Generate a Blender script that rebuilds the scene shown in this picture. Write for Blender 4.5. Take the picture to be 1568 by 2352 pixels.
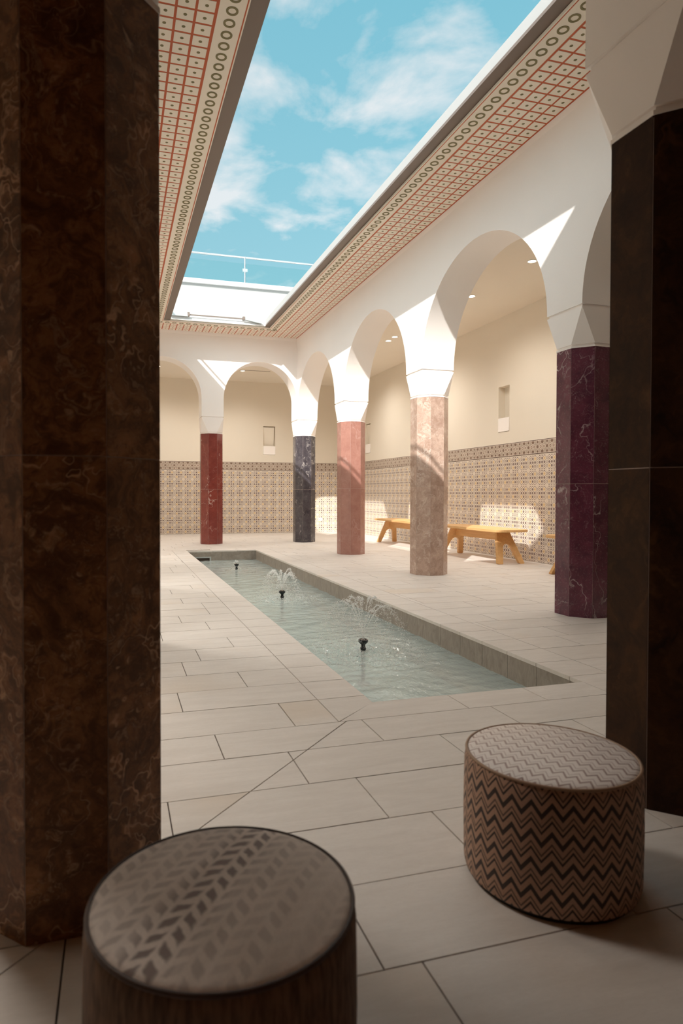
import bpy, math, random
from mathutils import Vector, Matrix
for o in list(bpy.data.objects): bpy.data.objects.remove(o)
SC = bpy.context.scene
C = SC.collection
random.seed(7)

# ------------------------------------------------------------------ camera
W, H = 1568, 2352
F, YAW, PITCH, ROLL, CX, CY = 1477.24, 0.2827, -0.0188, 0.0013, 695.64, 1161.55
fw = Vector((math.sin(YAW)*math.cos(PITCH), math.cos(YAW)*math.cos(PITCH), math.sin(PITCH)))
rt = Vector((math.cos(YAW), -math.sin(YAW), 0)); up = rt.cross(fw)
rt, up = rt*math.cos(ROLL)+up*math.sin(ROLL), up*math.cos(ROLL)-rt*math.sin(ROLL)
cd = bpy.data.cameras.new('camera'); cam = bpy.data.objects.new('camera', cd); C.objects.link(cam)
EYE = Vector((0, 0, 1.0))
cam.matrix_world = Matrix(((rt.x, up.x, -fw.x, EYE.x), (rt.y, up.y, -fw.y, EYE.y), (rt.z, up.z, -fw.z, EYE.z), (0, 0, 0, 1)))
cd.sensor_fit = 'VERTICAL'; cd.sensor_height = 36; cd.sensor_width = 24
cd.lens = F/H*36; cd.shift_x = (W/2-CX)/H; cd.shift_y = (CY-H/2)/H
cd.clip_start = 0.02; cd.clip_end = 500
cd.dof.use_dof = True; cd.dof.focus_distance = 6.0; cd.dof.aperture_fstop = 4.0
SC.camera = cam
def project(p):
    d = Vector(p)-EYE; w = d.dot(fw)
    if w < .05: return None
    return CX+F*d.dot(rt)/w, CY-F*d.dot(up)/w, w
def in_view(p, m=30):
    q = project(p)
    return q is not None and -m < q[0] < W+m and -m < q[1] < H+m

# ------------------------------------------------------------------ node helpers
class S:                                            # socket wrapper with arithmetic
    def __init__(s, nt, sock): s.nt = nt; s.s = sock
    def _m(s, op, *a, clamp=False):
        n = s.nt.nodes.new('ShaderNodeMath'); n.operation = op; n.use_clamp = clamp
        for i, v in enumerate((s,)+a):
            if isinstance(v, S): s.nt.links.new(v.s, n.inputs[i])
            else: n.inputs[i].default_value = v
        return S(s.nt, n.outputs[0])
    def __add__(s, o): return s._m('ADD', o)
    def __sub__(s, o): return s._m('SUBTRACT', o)
    def __mul__(s, o): return s._m('MULTIPLY', o)
    def __truediv__(s, o): return s._m('DIVIDE', o)
    def lt(s, o): return s._m('LESS_THAN', o)
    def gt(s, o): return s._m('GREATER_THAN', o)
    def abs(s): return s._m('ABSOLUTE')
    def frac(s): return s._m('FRACT')
    def floor(s): return s._m('FLOOR')
    def round(s): return s._m('ROUND')
    def sqrt(s): return s._m('SQRT')
    def sin(s): return s._m('SINE')
    def pow(s, o): return s._m('POWER', o)
    def maxi(s, o): return s._m('MAXIMUM', o)
    def mini(s, o): return s._m('MINIMUM', o)
    def eq(s, v, e=.25): return s._m('COMPARE', v, e)
    def inv(s): n = s*-1.0; return n+1.0
    def ramp(s, a, b, lo=0.0, hi=1.0):
        n = s.nt.nodes.new('ShaderNodeMapRange'); n.clamp = True; s.nt.links.new(s.s, n.inputs[0])
        for i, v in enumerate((a, b, lo, hi)): n.inputs[i+1].default_value = v
        return S(s.nt, n.outputs[0])
class M:                                            # material builder
    def __init__(m, name):
        m.mat = bpy.data.materials.new(name); m.mat.use_nodes = True; m.nt = m.mat.node_tree
        m.b = m.nt.nodes['Principled BSDF']; m.out = m.nt.nodes['Material Output']
    def n(m, t, **k):
        x = m.nt.nodes.new(t)
        for a, v in k.items(): setattr(x, a, v)
        return x
    def link(m, a, b): m.nt.links.new(a.s if isinstance(a, S) else a, b)
    def coord(m, kind='Object'): return m.n('ShaderNodeTexCoord').outputs[kind]
    def xyz(m, v):
        s = m.n('ShaderNodeSeparateXYZ'); m.link(v, s.inputs[0]); return [S(m.nt, o) for o in s.outputs]
    def comb(m, x, y, z):
        c = m.n('ShaderNodeCombineXYZ')
        for i, v in enumerate((x, y, z)):
            if isinstance(v, S): m.link(v, c.inputs[i])
            else: c.inputs[i].default_value = v
        return c.outputs[0]
    def mapv(m, v, scale=(1, 1, 1), loc=(0, 0, 0), rot=(0, 0, 0)):
        x = m.n('ShaderNodeMapping'); m.link(v, x.inputs[0]); x.inputs['Scale'].default_value = scale; x.inputs['Location'].default_value = loc; x.inputs['Rotation'].default_value = rot
        return x.outputs[0]
    def vadd(m, a, b, op='ADD'):
        x = m.n('ShaderNodeVectorMath', operation=op); m.link(a, x.inputs[0]); m.link(b, x.inputs[1]); return x.outputs[0]
    def noise(m, v, scale, detail=4, rough=.5, dist=0.0, out='Fac'):
        x = m.n('ShaderNodeTexNoise'); m.link(v, x.inputs['Vector']); x.inputs['Scale'].default_value = scale
        x.inputs['Detail'].default_value = detail; x.inputs['Roughness'].default_value = rough; x.inputs['Distortion'].default_value = dist
        return S(m.nt, x.outputs[out]) if out == 'Fac' else x.outputs[out]
    def mix(m, f, a, b, mode='MIX'):
        x = m.n('ShaderNodeMix', data_type='RGBA', blend_type=mode)
        for v, i in ((f, 0), (a, 6), (b, 7)):
            if isinstance(v, S): m.link(v, x.inputs[i])
            elif isinstance(v, (int, float)): x.inputs[i].default_value = v
            elif isinstance(v, tuple): x.inputs[i].default_value = (*v, 1)
            else: m.link(v, x.inputs[i])
        return x.outputs[2]
    def col(m, c):
        if isinstance(c, tuple): m.b.inputs['Base Color'].default_value = (*c, 1)
        else: m.link(c, m.b.inputs['Base Color'])
        return m
    def set(m, **k):
        for a, v in k.items():
            i = m.b.inputs[a.replace('_', ' ')]
            if isinstance(v, S): m.link(v, i)
            else: i.default_value = v
        return m
    def bump(m, h, strength=.3, dist=.002):
        x = m.n('ShaderNodeBump'); x.inputs['Strength'].default_value = strength; x.inputs['Distance'].default_value = dist
        m.link(h, x.inputs['Height']); m.link(x.outputs[0], m.b.inputs['Normal']); return m
    def rnd(m):                                     # one random number per piece (object or mesh island)
        a = S(m.nt, m.n('ShaderNodeObjectInfo').outputs['Random']); b = S(m.nt, m.n('ShaderNodeNewGeometry').outputs['Random Per Island'])
        return (a+b).frac()

# ------------------------------------------------------------------ world, sun, exposure
wd = bpy.data.worlds.new('sky'); SC.world = wd; wd.use_nodes = True
class WM(M):
    def __init__(m): m.nt = wd.node_tree
wm = WM(); bgn = wd.node_tree.nodes['Background']
dirv = wm.coord('Generated'); dx_, dy_, dz_ = wm.xyz(dirv)
zc_ = dz_.maxi(0.06)
pl = wm.comb(dx_/zc_, dy_/zc_, 0.0)
n1 = wm.noise(wm.mapv(pl, (1.0, .8, 1), (1.1, 5.15, 0)), 3.4, 7, .55, .2)
n2 = wm.noise(wm.mapv(pl, (1, 1, 1), (7.3, 2.2, 0)), .62, 2, .5)
zen = dz_.ramp(.36, .66)
cl = (n1+(n2-.5)*.55+zen*.15-.045).ramp(.50, .68)
sky = wm.mix(dz_.ramp(0.1, 0.75), (.36, .62, .70), (.15, .50, .65))
skc = wm.mix(cl*.9, sky, (.80, .83, .85))
SUN_DIR = Vector((1.0, 1.31, -1.05)).normalized()
# clear-sky luminance law: brighter around the sun, 1 at right angles to it
cg = dx_*(-SUN_DIR.x)+dy_*(-SUN_DIR.y)+dz_*(-SUN_DIR.z)
gam = cg._m('ARCCOSINE'); lum = (gam*-3.0)._m('EXPONENT')*10.0+cg*cg*.45+.91
aur = (gam*-3.0)._m('EXPONENT')*10.0; skc2 = wm.mix(aur/(aur+1.0), skc, (.62, .60, .57))
wm.link(skc2, bgn.inputs[0]); wm.link(lum*.84, bgn.inputs[1])
sl = bpy.data.lights.new('sun', 'SUN'); sl.energy = 4.6; sl.angle = math.radians(.6); sl.color = (1.0, .96, .90)
so = bpy.data.objects.new('sun', sl); C.objects.link(so); so.location = (-8, -8, 14)
so.rotation_euler = SUN_DIR.to_track_quat('-Z', 'Y').to_euler()
vs = SC.view_settings; vs.view_transform = 'Standard'; vs.look = 'None'; vs.gamma = 1; vs.use_curve_mapping = False; vs.exposure = 0.30
SC.cycles.max_bounces = 16; SC.cycles.diffuse_bounces = 12; SC.cycles.transparent_max_bounces = 12

# ------------------------------------------------------------------ mesh helpers
class MB:
    def __init__(s): s.v = []; s.f = []; s.uv = {}
    def face(s, pts, uv=None):
        i = len(s.v); s.v += [tuple(p) for p in pts]; s.f.append(tuple(range(i, i+len(pts))))
        if uv: s.uv[len(s.f)-1] = uv
    def box(s, x0, x1, y0, y1, z0, z1):
        i = len(s.v)
        s.v += [(x, y, z) for z in (z0, z1) for y in (y0, y1) for x in (x0, x1)]
        s.f += [tuple(i+k for k in q) for q in ((0, 2, 3, 1), (4, 5, 7, 6), (0, 1, 5, 4), (2, 6, 7, 3), (0, 4, 6, 2), (1, 3, 7, 5))]
        return s
    def prism(s, poly, z0, z1, fn=lambda u, v, w: (u, v, w), bottom=None):
        """poly (u,v) counter clockwise, extruded along w from z0 to z1 ; bottom = other polygon at z0"""
        i = len(s.v); n = len(poly); b = bottom or poly
        s.v += [fn(u, v, z0) for u, v in b]+[fn(u, v, z1) for u, v in poly]
        s.f += [tuple(range(i+n-1, i-1, -1)), tuple(range(i+n, i+2*n))]
        s.f += [(i+k, i+(k+1) % n, i+n+(k+1) % n, i+n+k) for k in range(n)]
        return s
    def tube(s, pts, r, n=10, cap=True):
        pts = [Vector(p) for p in pts]; rings = []
        for k, p in enumerate(pts):
            t = (pts[min(k+1, len(pts)-1)]-pts[max(k-1, 0)]).normalized()
            a = t.orthogonal().normalized() if k == 0 else (a-t*a.dot(t)).normalized()
            b = t.cross(a); rr = r[k] if isinstance(r, (list, tuple)) else r
            i = len(s.v); s.v += [tuple(p+(a*math.cos(q)+b*math.sin(q))*rr) for q in (2*math.pi*j/n for j in range(n))]; rings.append(i)
        for i, j in zip(rings, rings[1:]): s.f += [(i+k, i+(k+1) % n, j+(k+1) % n, j+k) for k in range(n)]
        if cap: s.f += [tuple(range(rings[0]+n-1, rings[0]-1, -1)), tuple(range(rings[-1], rings[-1]+n))]
        return s
    def lathe(s, prof, n=48, c=(0, 0), cap=(True, True)):
        rings = []
        for r, z in prof:
            rings.append(len(s.v)); s.v += [(c[0]+r*math.cos(2*math.pi*j/n), c[1]+r*math.sin(2*math.pi*j/n), z) for j in range(n)]
        for i, j in zip(rings, rings[1:]): s.f += [(i+k, i+(k+1) % n, j+(k+1) % n, j+k) for k in range(n)]
        if cap[0]: s.f.append(tuple(range(rings[0]+n-1, rings[0]-1, -1)))
        if cap[1]: s.f.append(tuple(range(rings[-1], rings[-1]+n)))
        return s
    def torus(s, R, r, z, n=64, m=8, c=(0, 0)):
        i = len(s.v)
        for a in range(n):
            for b in range(m):
                q, w = 2*math.pi*a/n, 2*math.pi*b/m
                s.v.append((c[0]+(R+r*math.cos(w))*math.cos(q), c[1]+(R+r*math.cos(w))*math.sin(q), z+r*math.sin(w)))
        s.f += [(i+a*m+b, i+((a+1) % n)*m+b, i+((a+1) % n)*m+(b+1) % m, i+a*m+(b+1) % m) for a in range(n) for b in range(m)]
        return s
    def mesh(s, name, mat, smooth=False):
        me = bpy.data.meshes.new(name); me.from_pydata(s.v, [], s.f)
        if s.uv:
            l = me.uv_layers.new(name='UVMap')
            for fi, uv in s.uv.items():
                for k, li in enumerate(me.polygons[fi].loop_indices): l.data[li].uv = uv[k]
        if mat: me.materials.append(mat)
        if smooth:
            me.polygons.foreach_set('use_smooth', [True]*len(me.polygons))
            if smooth is not True: me.set_sharp_from_angle(angle=math.radians(smooth))
        me.update(); return me
    def build(s, name, mat, parent=None, smooth=False, loc=None):
        return put(name, s.mesh(name, mat, smooth), parent, loc)
def put(name, me, parent=None, loc=None, rotz=0):
    o = bpy.data.objects.new(name, me); C.objects.link(o)
    if parent: o.parent = parent
    if loc is not None: o.location = loc
    if rotz: o.rotation_euler = (0, 0, rotz)
    return o
def tag(o, label=None, cat=None, group=None, kind=None):
    for k, v in (('label', label), ('category', cat), ('group', group), ('kind', kind)):
        if v: o[k] = v
    return o
def thing(name, label, cat, loc=(0, 0, 0), rotz=0, group=None):
    o = bpy.data.objects.new(name, None); C.objects.link(o); o.location = loc; o.rotation_euler = (0, 0, rotz); o.empty_display_size = .1
    return tag(o, label, cat, group)
def struct(o, label, cat): return tag(o, label, cat, kind='structure')

# ------------------------------------------------------------------ materials
def plaster(name, c, bump=.35, scale=230):
    m = M(name); v = m.coord()
    t = m.noise(v, 1.3, 3, .5)
    m.col(m.mix(t.ramp(.3, .7)*.35, c, tuple(k*.93 for k in c))).set(Roughness=.9, Specular_IOR_Level=.2)
    m.bump(m.noise(v, scale, 3, .6), bump, .003); return m.mat
MAT_WHITE = plaster('white_plaster', (.92, .89, .865))
MAT_SMOOTH = plaster('smooth_plaster', (.93, .895, .87), .1)
MAT_CREAM = plaster('cream_plaster', (.78, .725, .63), .3)
MAT_CEIL = plaster('ceiling_paint', (.82, .765, .67), .05)
MAT_SHADEWALL = plaster('umber_plaster', (.24, .125, .06), .3)  # unseen near plaster, darkened in colour to hold back bounced light
MAT_ROOF = plaster('roof_render', (.80, .79, .77), .2)
MAT_PARAPET = plaster('parapet_render', (.40, .395, .385), .1)
MAT_COPING = plaster('coping_render', (.46, .46, .455), .05)
def simple(name, c, rough=.5, metal=0.0, **k):
    return M(name).col(c).set(Roughness=rough, Metallic=metal, **k).mat
MAT_GROUT = simple('dark_grout', (.075, .05, .038), .9)
MAT_TILEGROUT = simple('pale_grout', (.68, .61, .54), .8)
MAT_BROWNMETAL = simple('taupe_metal', (.20, .155, .13), .5)
MAT_BLACK = simple('black_plastic', (.006, .006, .006), .3)
MAT_STEEL = simple('brushed_steel', (.78, .78, .78), .28, 1.0)
MAT_WHITEMETAL = simple('white_metal', (.80, .80, .79), .35)
MAT_GREYMETAL = simple('grey_metal', (.50, .52, .52), .4, .3)
MAT_RED = simple('red_lines', (.50, .10, .028), .6)
MAT_CELL = simple('soffit_cream', (.86, .80, .69), .6)
MAT_OLIVE = simple('olive_recess', (.20, .17, .07), .6)
def glass_mat():
    m = M('clear_glass'); t = m.n('ShaderNodeBsdfTransparent'); t.inputs[0].default_value = (.86, .95, .95, 1)
    g = m.n('ShaderNodeBsdfGlossy'); g.inputs['Roughness'].default_value = .02
    fr = m.n('ShaderNodeFresnel'); fr.inputs[0].default_value = 1.45
    x = m.n('ShaderNodeMixShader'); m.link(fr.outputs[0], x.inputs[0]); m.link(t.outputs[0], x.inputs[1]); m.link(g.outputs[0], x.inputs[2]); m.link(x.outputs[0], m.out.inputs[0]); return m.mat
MAT_GLASS = glass_mat()
def floor_mat(name, base, dark, warm):
    m = M(name); r = m.rnd(); v = m.coord('Object')
    vv = m.vadd(v, m.comb(r*37.0, r*91.0, r*13.0))
    st = m.noise(m.mapv(vv, (1.6, 9, 1)), 2.2, 6, .65, .6); fine = m.noise(m.mapv(vv, (30, 160, 1)), 1.5, 4, .7)
    blot = m.noise(vv, 1.3, 2, .5)
    c = m.mix(st.ramp(.35, .75)*.75, base, dark)
    c = m.mix(blot.ramp(.56, .74)*r.ramp(.55, .95)*.7, c, warm)
    c = m.mix(fine.ramp(.45, .75)*.4, c, dark)
    c = m.mix((r*7.31).frac()*.30, c, dark)
    m.col(c).set(Roughness=fine.ramp(.2, .8, .42, .62), Specular_IOR_Level=.4)
    hb = fine*.5+m.noise(vv, 38, 5, .65)
    m.bump(hb, .25, .003); return m.mat
MAT_FLOOR = floor_mat('beige_stoneware', (.75, .705, .665), (.60, .55, .505), (.64, .54, .44))
def basin_mat():
    m = M('basin_stoneware'); r = m.rnd(); v = m.coord('Object'); vv = m.vadd(v, m.comb(r*17.0, r*31.0, r*5.0))
    s = m.noise(m.mapv(vv, (3, 8, 3), rot=(0.5, 0, 0.2)), 3, 6, .65, 1.0)
    m.col(m.mix(s.ramp(.3, .75), (.36, .315, .27), (.22, .185, .155))).set(Roughness=.5)
    m.bump(s, .3, .003); return m.mat
MAT_BASIN = basin_mat()
def poolfloor_mat():
    m = M('pool_floor_tile'); v = m.coord('Object'); s = m.noise(v, 4, 5, .6)
    m.col(m.mix(s.ramp(.3, .7), (.66, .74, .71), (.55, .64, .60))).set(Roughness=.5); return m.mat
MAT_POOLFLOOR = poolfloor_mat()
def water_mat():
    m = M('pool_water'); v = m.coord('Object')
    n = m.noise(m.mapv(v, (1.0, .7, 1)), 22, 3, .55, .4); n2 = m.noise(m.mapv(v, (1, .6, 1)), 70, 2, .5)
    h = n+n2*.35
    bp = m.n('ShaderNodeBump'); bp.inputs['Strength'].default_value = .5; bp.inputs['Distance'].default_value = .012; m.link(h, bp.inputs['Height'])
    t = m.n('ShaderNodeBsdfRefraction'); t.inputs['IOR'].default_value = 1.0; t.inputs['Color'].default_value = (.80, .93, .92, 1)
    t = m.n('ShaderNodeBsdfTransparent'); t.inputs[0].default_value = (.74, .90, .89, 1)
    g = m.n('ShaderNodeBsdfGlossy'); g.inputs['Roughness'].default_value = .03; m.link(bp.outputs[0], g.inputs['Normal'])
    fr = m.n('ShaderNodeFresnel'); fr.inputs[0].default_value = 1.36; m.link(bp.outputs[0], fr.inputs['Normal'])
    d = m.n('ShaderNodeBsdfDiffuse'); d.inputs[0].default_value = (.72, .81, .785, 1)
    x0 = m.n('ShaderNodeMixShader'); x0.inputs[0].default_value = .52; m.link(t.outputs[0], x0.inputs[1]); m.link(d.outputs[0], x0.inputs[2])
    x = m.n('ShaderNodeMixShader'); m.link(fr.outputs[0], x.inputs[0]); m.link(x0.outputs[0], x.inputs[1]); m.link(g.outputs[0], x.inputs[2]); m.link(x.outputs[0], m.out.inputs[0]); return m.mat
MAT_WATER = water_mat()
MAT_DROP = simple('water_droplets', (.97, .98, .98), .15)
def marble(name, base, dark, vein, vscale=3.0, vamt=1.0, rough=.22, fleck=0.0, warp=.35, width=.018, spec=.5, grain=0.0):
    m = M(name); v = m.coord('Object'); r = m.rnd()
    vv = m.vadd(v, m.comb(r*7.0, r*13.0, r*29.0))
    wv = m.noise(vv, 3.0, 4, .6, 0, 'Color')
    sc = m.n('ShaderNodeVectorMath', operation='SCALE'); m.link(wv, sc.inputs[0]); sc.inputs['Scale'].default_value = warp
    vw = m.vadd(vv, sc.outputs[0])
    blot = m.noise(vw, 6, 8, .68)
    c = m.mix(blot.ramp(.32, .68), base, dark)
    if grain:
        g2 = m.noise(m.mapv(vw, (1, 1, .8), (3, 1, 2)), 17, 7, .72); c = m.mix(g2.ramp(.44, .60)*grain, c, dark)
        g3 = m.noise(m.mapv(vw, (1, 1, .7), (8, 5, 1)), 11, 8, .75); c = m.mix(g3.ramp(.56, .70)*grain*.7, c, vein)
    a = (m.noise(m.mapv(vw, (1, 1, .55), rot=(.5, .3, 0)), vscale, 3, .55)-.5).abs()
    gate = m.noise(vv, 2.6, 3, .6).ramp(.42, .68)
    v1 = a.ramp(0, width, 1, 0)*gate
    b = (m.noise(m.mapv(vw, (1, 1, .6), (4, 2, 9), (.2, .9, .4)), vscale*3.2, 4, .6)-.5).abs()
    v2 = b.ramp(0, width*.9, 1, 0)*m.noise(vv, 5, 3, .6).ramp(.5, .72)*.6
    c = m.mix((v1.maxi(v2))*vamt, c, vein)
    if fleck:
        fl = m.noise(vw, 60, 3, .7); c = m.mix(fl.ramp(.55, .7)*fleck, c, vein)
    m.col(c).set(Roughness=rough, Specular_IOR_Level=spec); return m.mat
MAR_BROWN = marble('brown_marble', (.42, .20, .085), (.085, .034, .013), (.90, .60, .38), 4.2, .85, .5, 0, .8, .012, .25, .75)
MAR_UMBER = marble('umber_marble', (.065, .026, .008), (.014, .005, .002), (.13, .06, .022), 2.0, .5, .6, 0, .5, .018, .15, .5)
MAR_PURPLE = marble('purple_marble', (.16, .040, .070), (.075, .016, .034), (.72, .62, .62), 2.6, .9, .2, .12, .25, .007)
MAR_ROSE = marble('rose_brown_marble', (.62, .46, .375), (.36, .235, .18), (.80, .70, .62), 5, .7, .25, .2, .7, .03, .5, .35)
MAR_PINK = marble('salmon_marble', (.40, .205, .165), (.31, .145, .115), (.60, .43, .38), 3, .4, .25, .12, .3)
MAR_NAVY = marble('charcoal_marble', (.085, .075, .085), (.030, .026, .034), (.62, .58, .55), 2.8, .8, .2, .05, .35, .010)
MAR_RED = marble('oxblood_marble', (.26, .058, .042), (.175, .032, .026), (.75, .60, .54), 3.0, .8, .2, .05, .25, .006)
MAR_GREY = marble('grey_marble', (.32, .31, .30), (.20, .19, .19), (.7, .68, .65), 2.4, .8)
MAT_CORE = simple('column_joint', (.50, .41, .37), .8)
def dado_mat(border):
    m = M('border_tile' if border else 'patterned_tile'); u, v, _ = m.xyz(m.coord('UV'))
    cream = (.73, .655, .565)
    if not border:
        gu, gv = u*4.0, v*4.0; ku, kv = gu.round(), gv.round()
        du, dv = gu-ku, gv-kv; d = (du*du+dv*dv).sqrt()
        hu, hv = (gu.frac()-.5), (gv.frac()-.5); dd = (hu*hu+hv*hv).sqrt()
        brown = (.125, .072, .07)
        edge = (ku.eq(0)).maxi(ku.eq(4))
        disc = d.lt(.37); c = m.mix(disc*.92, cream, brown)
        hatch = ((dv*3.2).frac()-.5).abs().lt(.16)*d.lt(.27)
        c = m.mix(hatch*.25, c, cream)
        ring = (ku.eq(1)*kv.eq(3)).maxi(ku.eq(3)*kv.eq(1)); c = m.mix(ring*d.lt(.19), c, cream)
        fl = (ku.eq(3)*kv.eq(3)).maxi(ku.eq(1)*kv.eq(1)); c = m.mix(fl*d.lt(.45), c, (.72, .55, .31)); c = m.mix(fl*d.lt(.10), c, (.20, .10, .06))
        c = m.mix(edge*d.lt(.22), c, cream)
        cor = (ku.eq(0)).maxi(ku.eq(4))*((kv.eq(0)).maxi(kv.eq(4))); c = m.mix(cor*d.lt(.5), c, cream)
        c = m.mix(dd.lt(.12), c, brown)
        c = m.mix((u-.5).abs().gt(.482).maxi((v-.5).abs().gt(.472)), c, cream)
    else:
        brown = (.20, .13, .095)
        x, y = u-.5, (v-.5)
        def dist(cx, cy): a, b = x.abs()-cx, y-cy; return (a*a+b*b).sqrt()
        d1 = dist(.17, 0); d2 = dist(0, .36); d3 = dist(0, -.36); d4 = dist(.5, 0); d5 = dist(.5, .34); d6 = dist(.5, -.34)
        c = m.mix(.58, cream, brown)
        for dd_, r0, r1 in ((d1, .105, .145), (d2, .15, .18), (d3, .15, .18), (d4, .12, .15), (d5, .10, .13), (d6, .10, .13)):
            c = m.mix(dd_.lt(r1), c, cream); c = m.mix(dd_.lt(r0), c, brown)
        c = m.mix(d1.lt(.045), c, cream)
        st = (((u*14.0).frac()-.5).abs().lt(.25))*(y.abs().gt(.40)); c = m.mix(st*.6, c, cream)
        c = m.mix(y.abs().gt(.455), c, (.07, .035, .03)); c = m.mix((y.abs().gt(.44))*(y.abs().lt(.458)), c, cream)
    m.col(c).set(Roughness=.28, Specular_IOR_Level=.5); return m.mat
MAT_DADO, MAT_BORDER = dado_mat(False), dado_mat(True)
def wood_mat():
    m = M('oak'); v = m.coord('Object'); r = m.rnd()
    vv = m.vadd(m.mapv(v, (14, 1.2, 14)), m.comb(r*9.0, r*5.0, r*3.0))
    g = m.noise(vv, 2.5, 5, .6, .8)
    m.col(m.mix(g.ramp(.3, .7), (.76, .47, .21), (.65, .37, .145))).set(Roughness=.42); m.bump(g, .08, .002); return m.mat
MAT_WOOD = wood_mat()
def chevron_mats():
    # side : zigzag bands round the drum
    m = M('chevron_fabric_side'); x, y, z = m.xyz(m.coord('Object'))
    n = m.n('ShaderNodeMath', operation='ARCTAN2'); m.link(y, n.inputs[0]); m.link(x, n.inputs[1]); th = S(m.nt, n.outputs[0])
    k = th*(30/(2*math.pi)); tri = ((k.frac()-.5).abs())*2.0
    q = (z+tri*.030)/.0665; fq = q.frac()
    thick = (fq-.20).abs().lt(.11); thin = (fq-.62).abs().lt(.055); thin2 = (fq-.83).abs().lt(.045)
    lines = thick.maxi(thin).maxi(thin2*.8)
    wv = m.noise(m.mapv(m.coord('Object'), (1, 1, 1)), 420, 2, .6)
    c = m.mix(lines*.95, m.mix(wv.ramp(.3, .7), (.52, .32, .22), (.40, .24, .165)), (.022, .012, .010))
    m.col(c).set(Roughness=.75, Sheen_Weight=.1); m.bump(wv, .2, .001); side = m.mat
    m = M('chevron_fabric_top'); v = m.mapv(m.coord('Object'), rot=(0, 0, math.radians(60))); x, y, z = m.xyz(v)
    tri = (((x/.032).frac()-.5).abs())*2.0
    q = (y+tri*.021)/.042; fq = q.frac()
    thick = (fq-.22).abs().lt(.10); thin = (fq-.62).abs().lt(.045)
    wv = m.noise(m.coord('Object'), 420, 2, .6)
    c = m.mix(thick.maxi(thin*.7)*.95, (.82, .75, .71), (.34, .225, .20))  # top coloured paler than the side, standing in for the fabric's sheen
    m.col(c).set(Roughness=.42, Sheen_Weight=.1); m.bump(wv, .12, .001); return side, m.mat
MAT_CHEV, MAT_CHEVTOP = chevron_mats()
def leaf_mats():
    m = M('leaf_weave_top'); v = m.mapv(m.coord('Object'), rot=(0, 0, math.radians(-52))); nz = m.noise(v, 22, 3, .6, 0, 'Color')
    sc = m.n('ShaderNodeVectorMath', operation='SCALE'); m.link(nz, sc.inputs[0]); sc.inputs['Scale'].default_value = .020
    x, y, z = m.xyz(m.vadd(v, sc.outputs[0]))
    # bands run along x ; dashes of alternating lean inside each band
    row = (y/.030); ri = row.floor(); rf = row.frac()
    lean = ((ri*.5).frac()*4.0-1.0)
    cell = ((x+lean*(rf-.5)*.022+ri*.013)/.034).frac()
    dash = ((cell-.5).abs().ramp(.22, .34, 1, 0))*((rf-.5).abs().ramp(.28, .46, 1, 0))
    strength = (m.noise(m.comb(0.0, ri*1.7, 0.0), 3.1, 1, .5).ramp(.40, .66))
    cen = ((y-.035)/.05).abs().ramp(.5, 1.2, 1, 0).maxi(strength*.55)
    broad = m.noise(m.mapv(v, (3, 14, 1)), 2.0, 3, .5)
    wv = m.noise(m.mapv(v, (200, 500, 1)), 1.0, 3, .6)
    c = m.mix(broad.ramp(.35, .65)*.55, (.93, .84, .775), (.74, .65, .585))
    c = m.mix(dash*cen*.85, c, (.20, .145, .135))
    lt = (((cell+.42).frac()-.5).abs().ramp(.15, .3, 1, 0))*((rf-.35).abs().ramp(.1, .3, 1, 0)); c = m.mix(lt*.25, c, (.88, .80, .73))
    c = m.mix(wv.ramp(.4, .7)*.18, c, (.42, .35, .31))
    m.col(c).set(Roughness=.7, Sheen_Weight=.1); m.bump(wv, .15, .001); top = m.mat
    m = M('leaf_weave_side'); x, y, z = m.xyz(m.coord('Object'))
    n = m.n('ShaderNodeMath', operation='ARCTAN2'); m.link(y, n.inputs[0]); m.link(x, n.inputs[1]); th = S(m.nt, n.outputs[0])
    s = m.noise(m.comb(th*9.0, z*6.0, 0.0), 3, 4, .6)
    m.col(m.mix(s.ramp(.4, .65), (.20, .115, .065), (.07, .038, .022))).set(Roughness=.8); return top, m.mat
MAT_LEAFTOP, MAT_LEAFSIDE = leaf_mats()
MAT_PIPING = simple('dark_piping', (.06, .028, .016), .5)
MAT_PIPINGTAN = simple('tan_piping', (.34, .21, .13), .5)
def emit(name, c, s): 
    m = M(name); m.col(c).set(Emission_Color=(*c, 1), Emission_Strength=s); return m.mat
MAT_LENS = emit('lamp_lens', (1.0, .86, .66), 6.0)

# ------------------------------------------------------------------ layout numbers (metres)
XC, DX, YC, DY = 3.756, 1.932, 12.848, 2.780       # corner column, bay sizes
XM, X0, Y0 = XC-DX, XC-2*DX, YC-4*DY
A = .2134; B = A*math.tan(math.pi/8); HS = .216    # column apothem, half facet, half pier
ZN, ZI, ZS, ZA = 2.185, 2.509, 4.14, 3.815         # neck, impost, courtyard soffit, ambulatory ceiling
XR, YB = 5.913, 15.99; XL = 2*XM-XR; YF = Y0-(YB-YC)
PX0, PX1, PY0, PY1 = 1.174, 2.385, 2.850, 11.22    # pool
CXL, CXR, CYN, CYF = .934, 2.640, 2.645, 11.458    # coping outline
XO0, XO1, YO0, YO1 = .838, 2.820, 3.10, 11.985     # soffit opening

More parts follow.
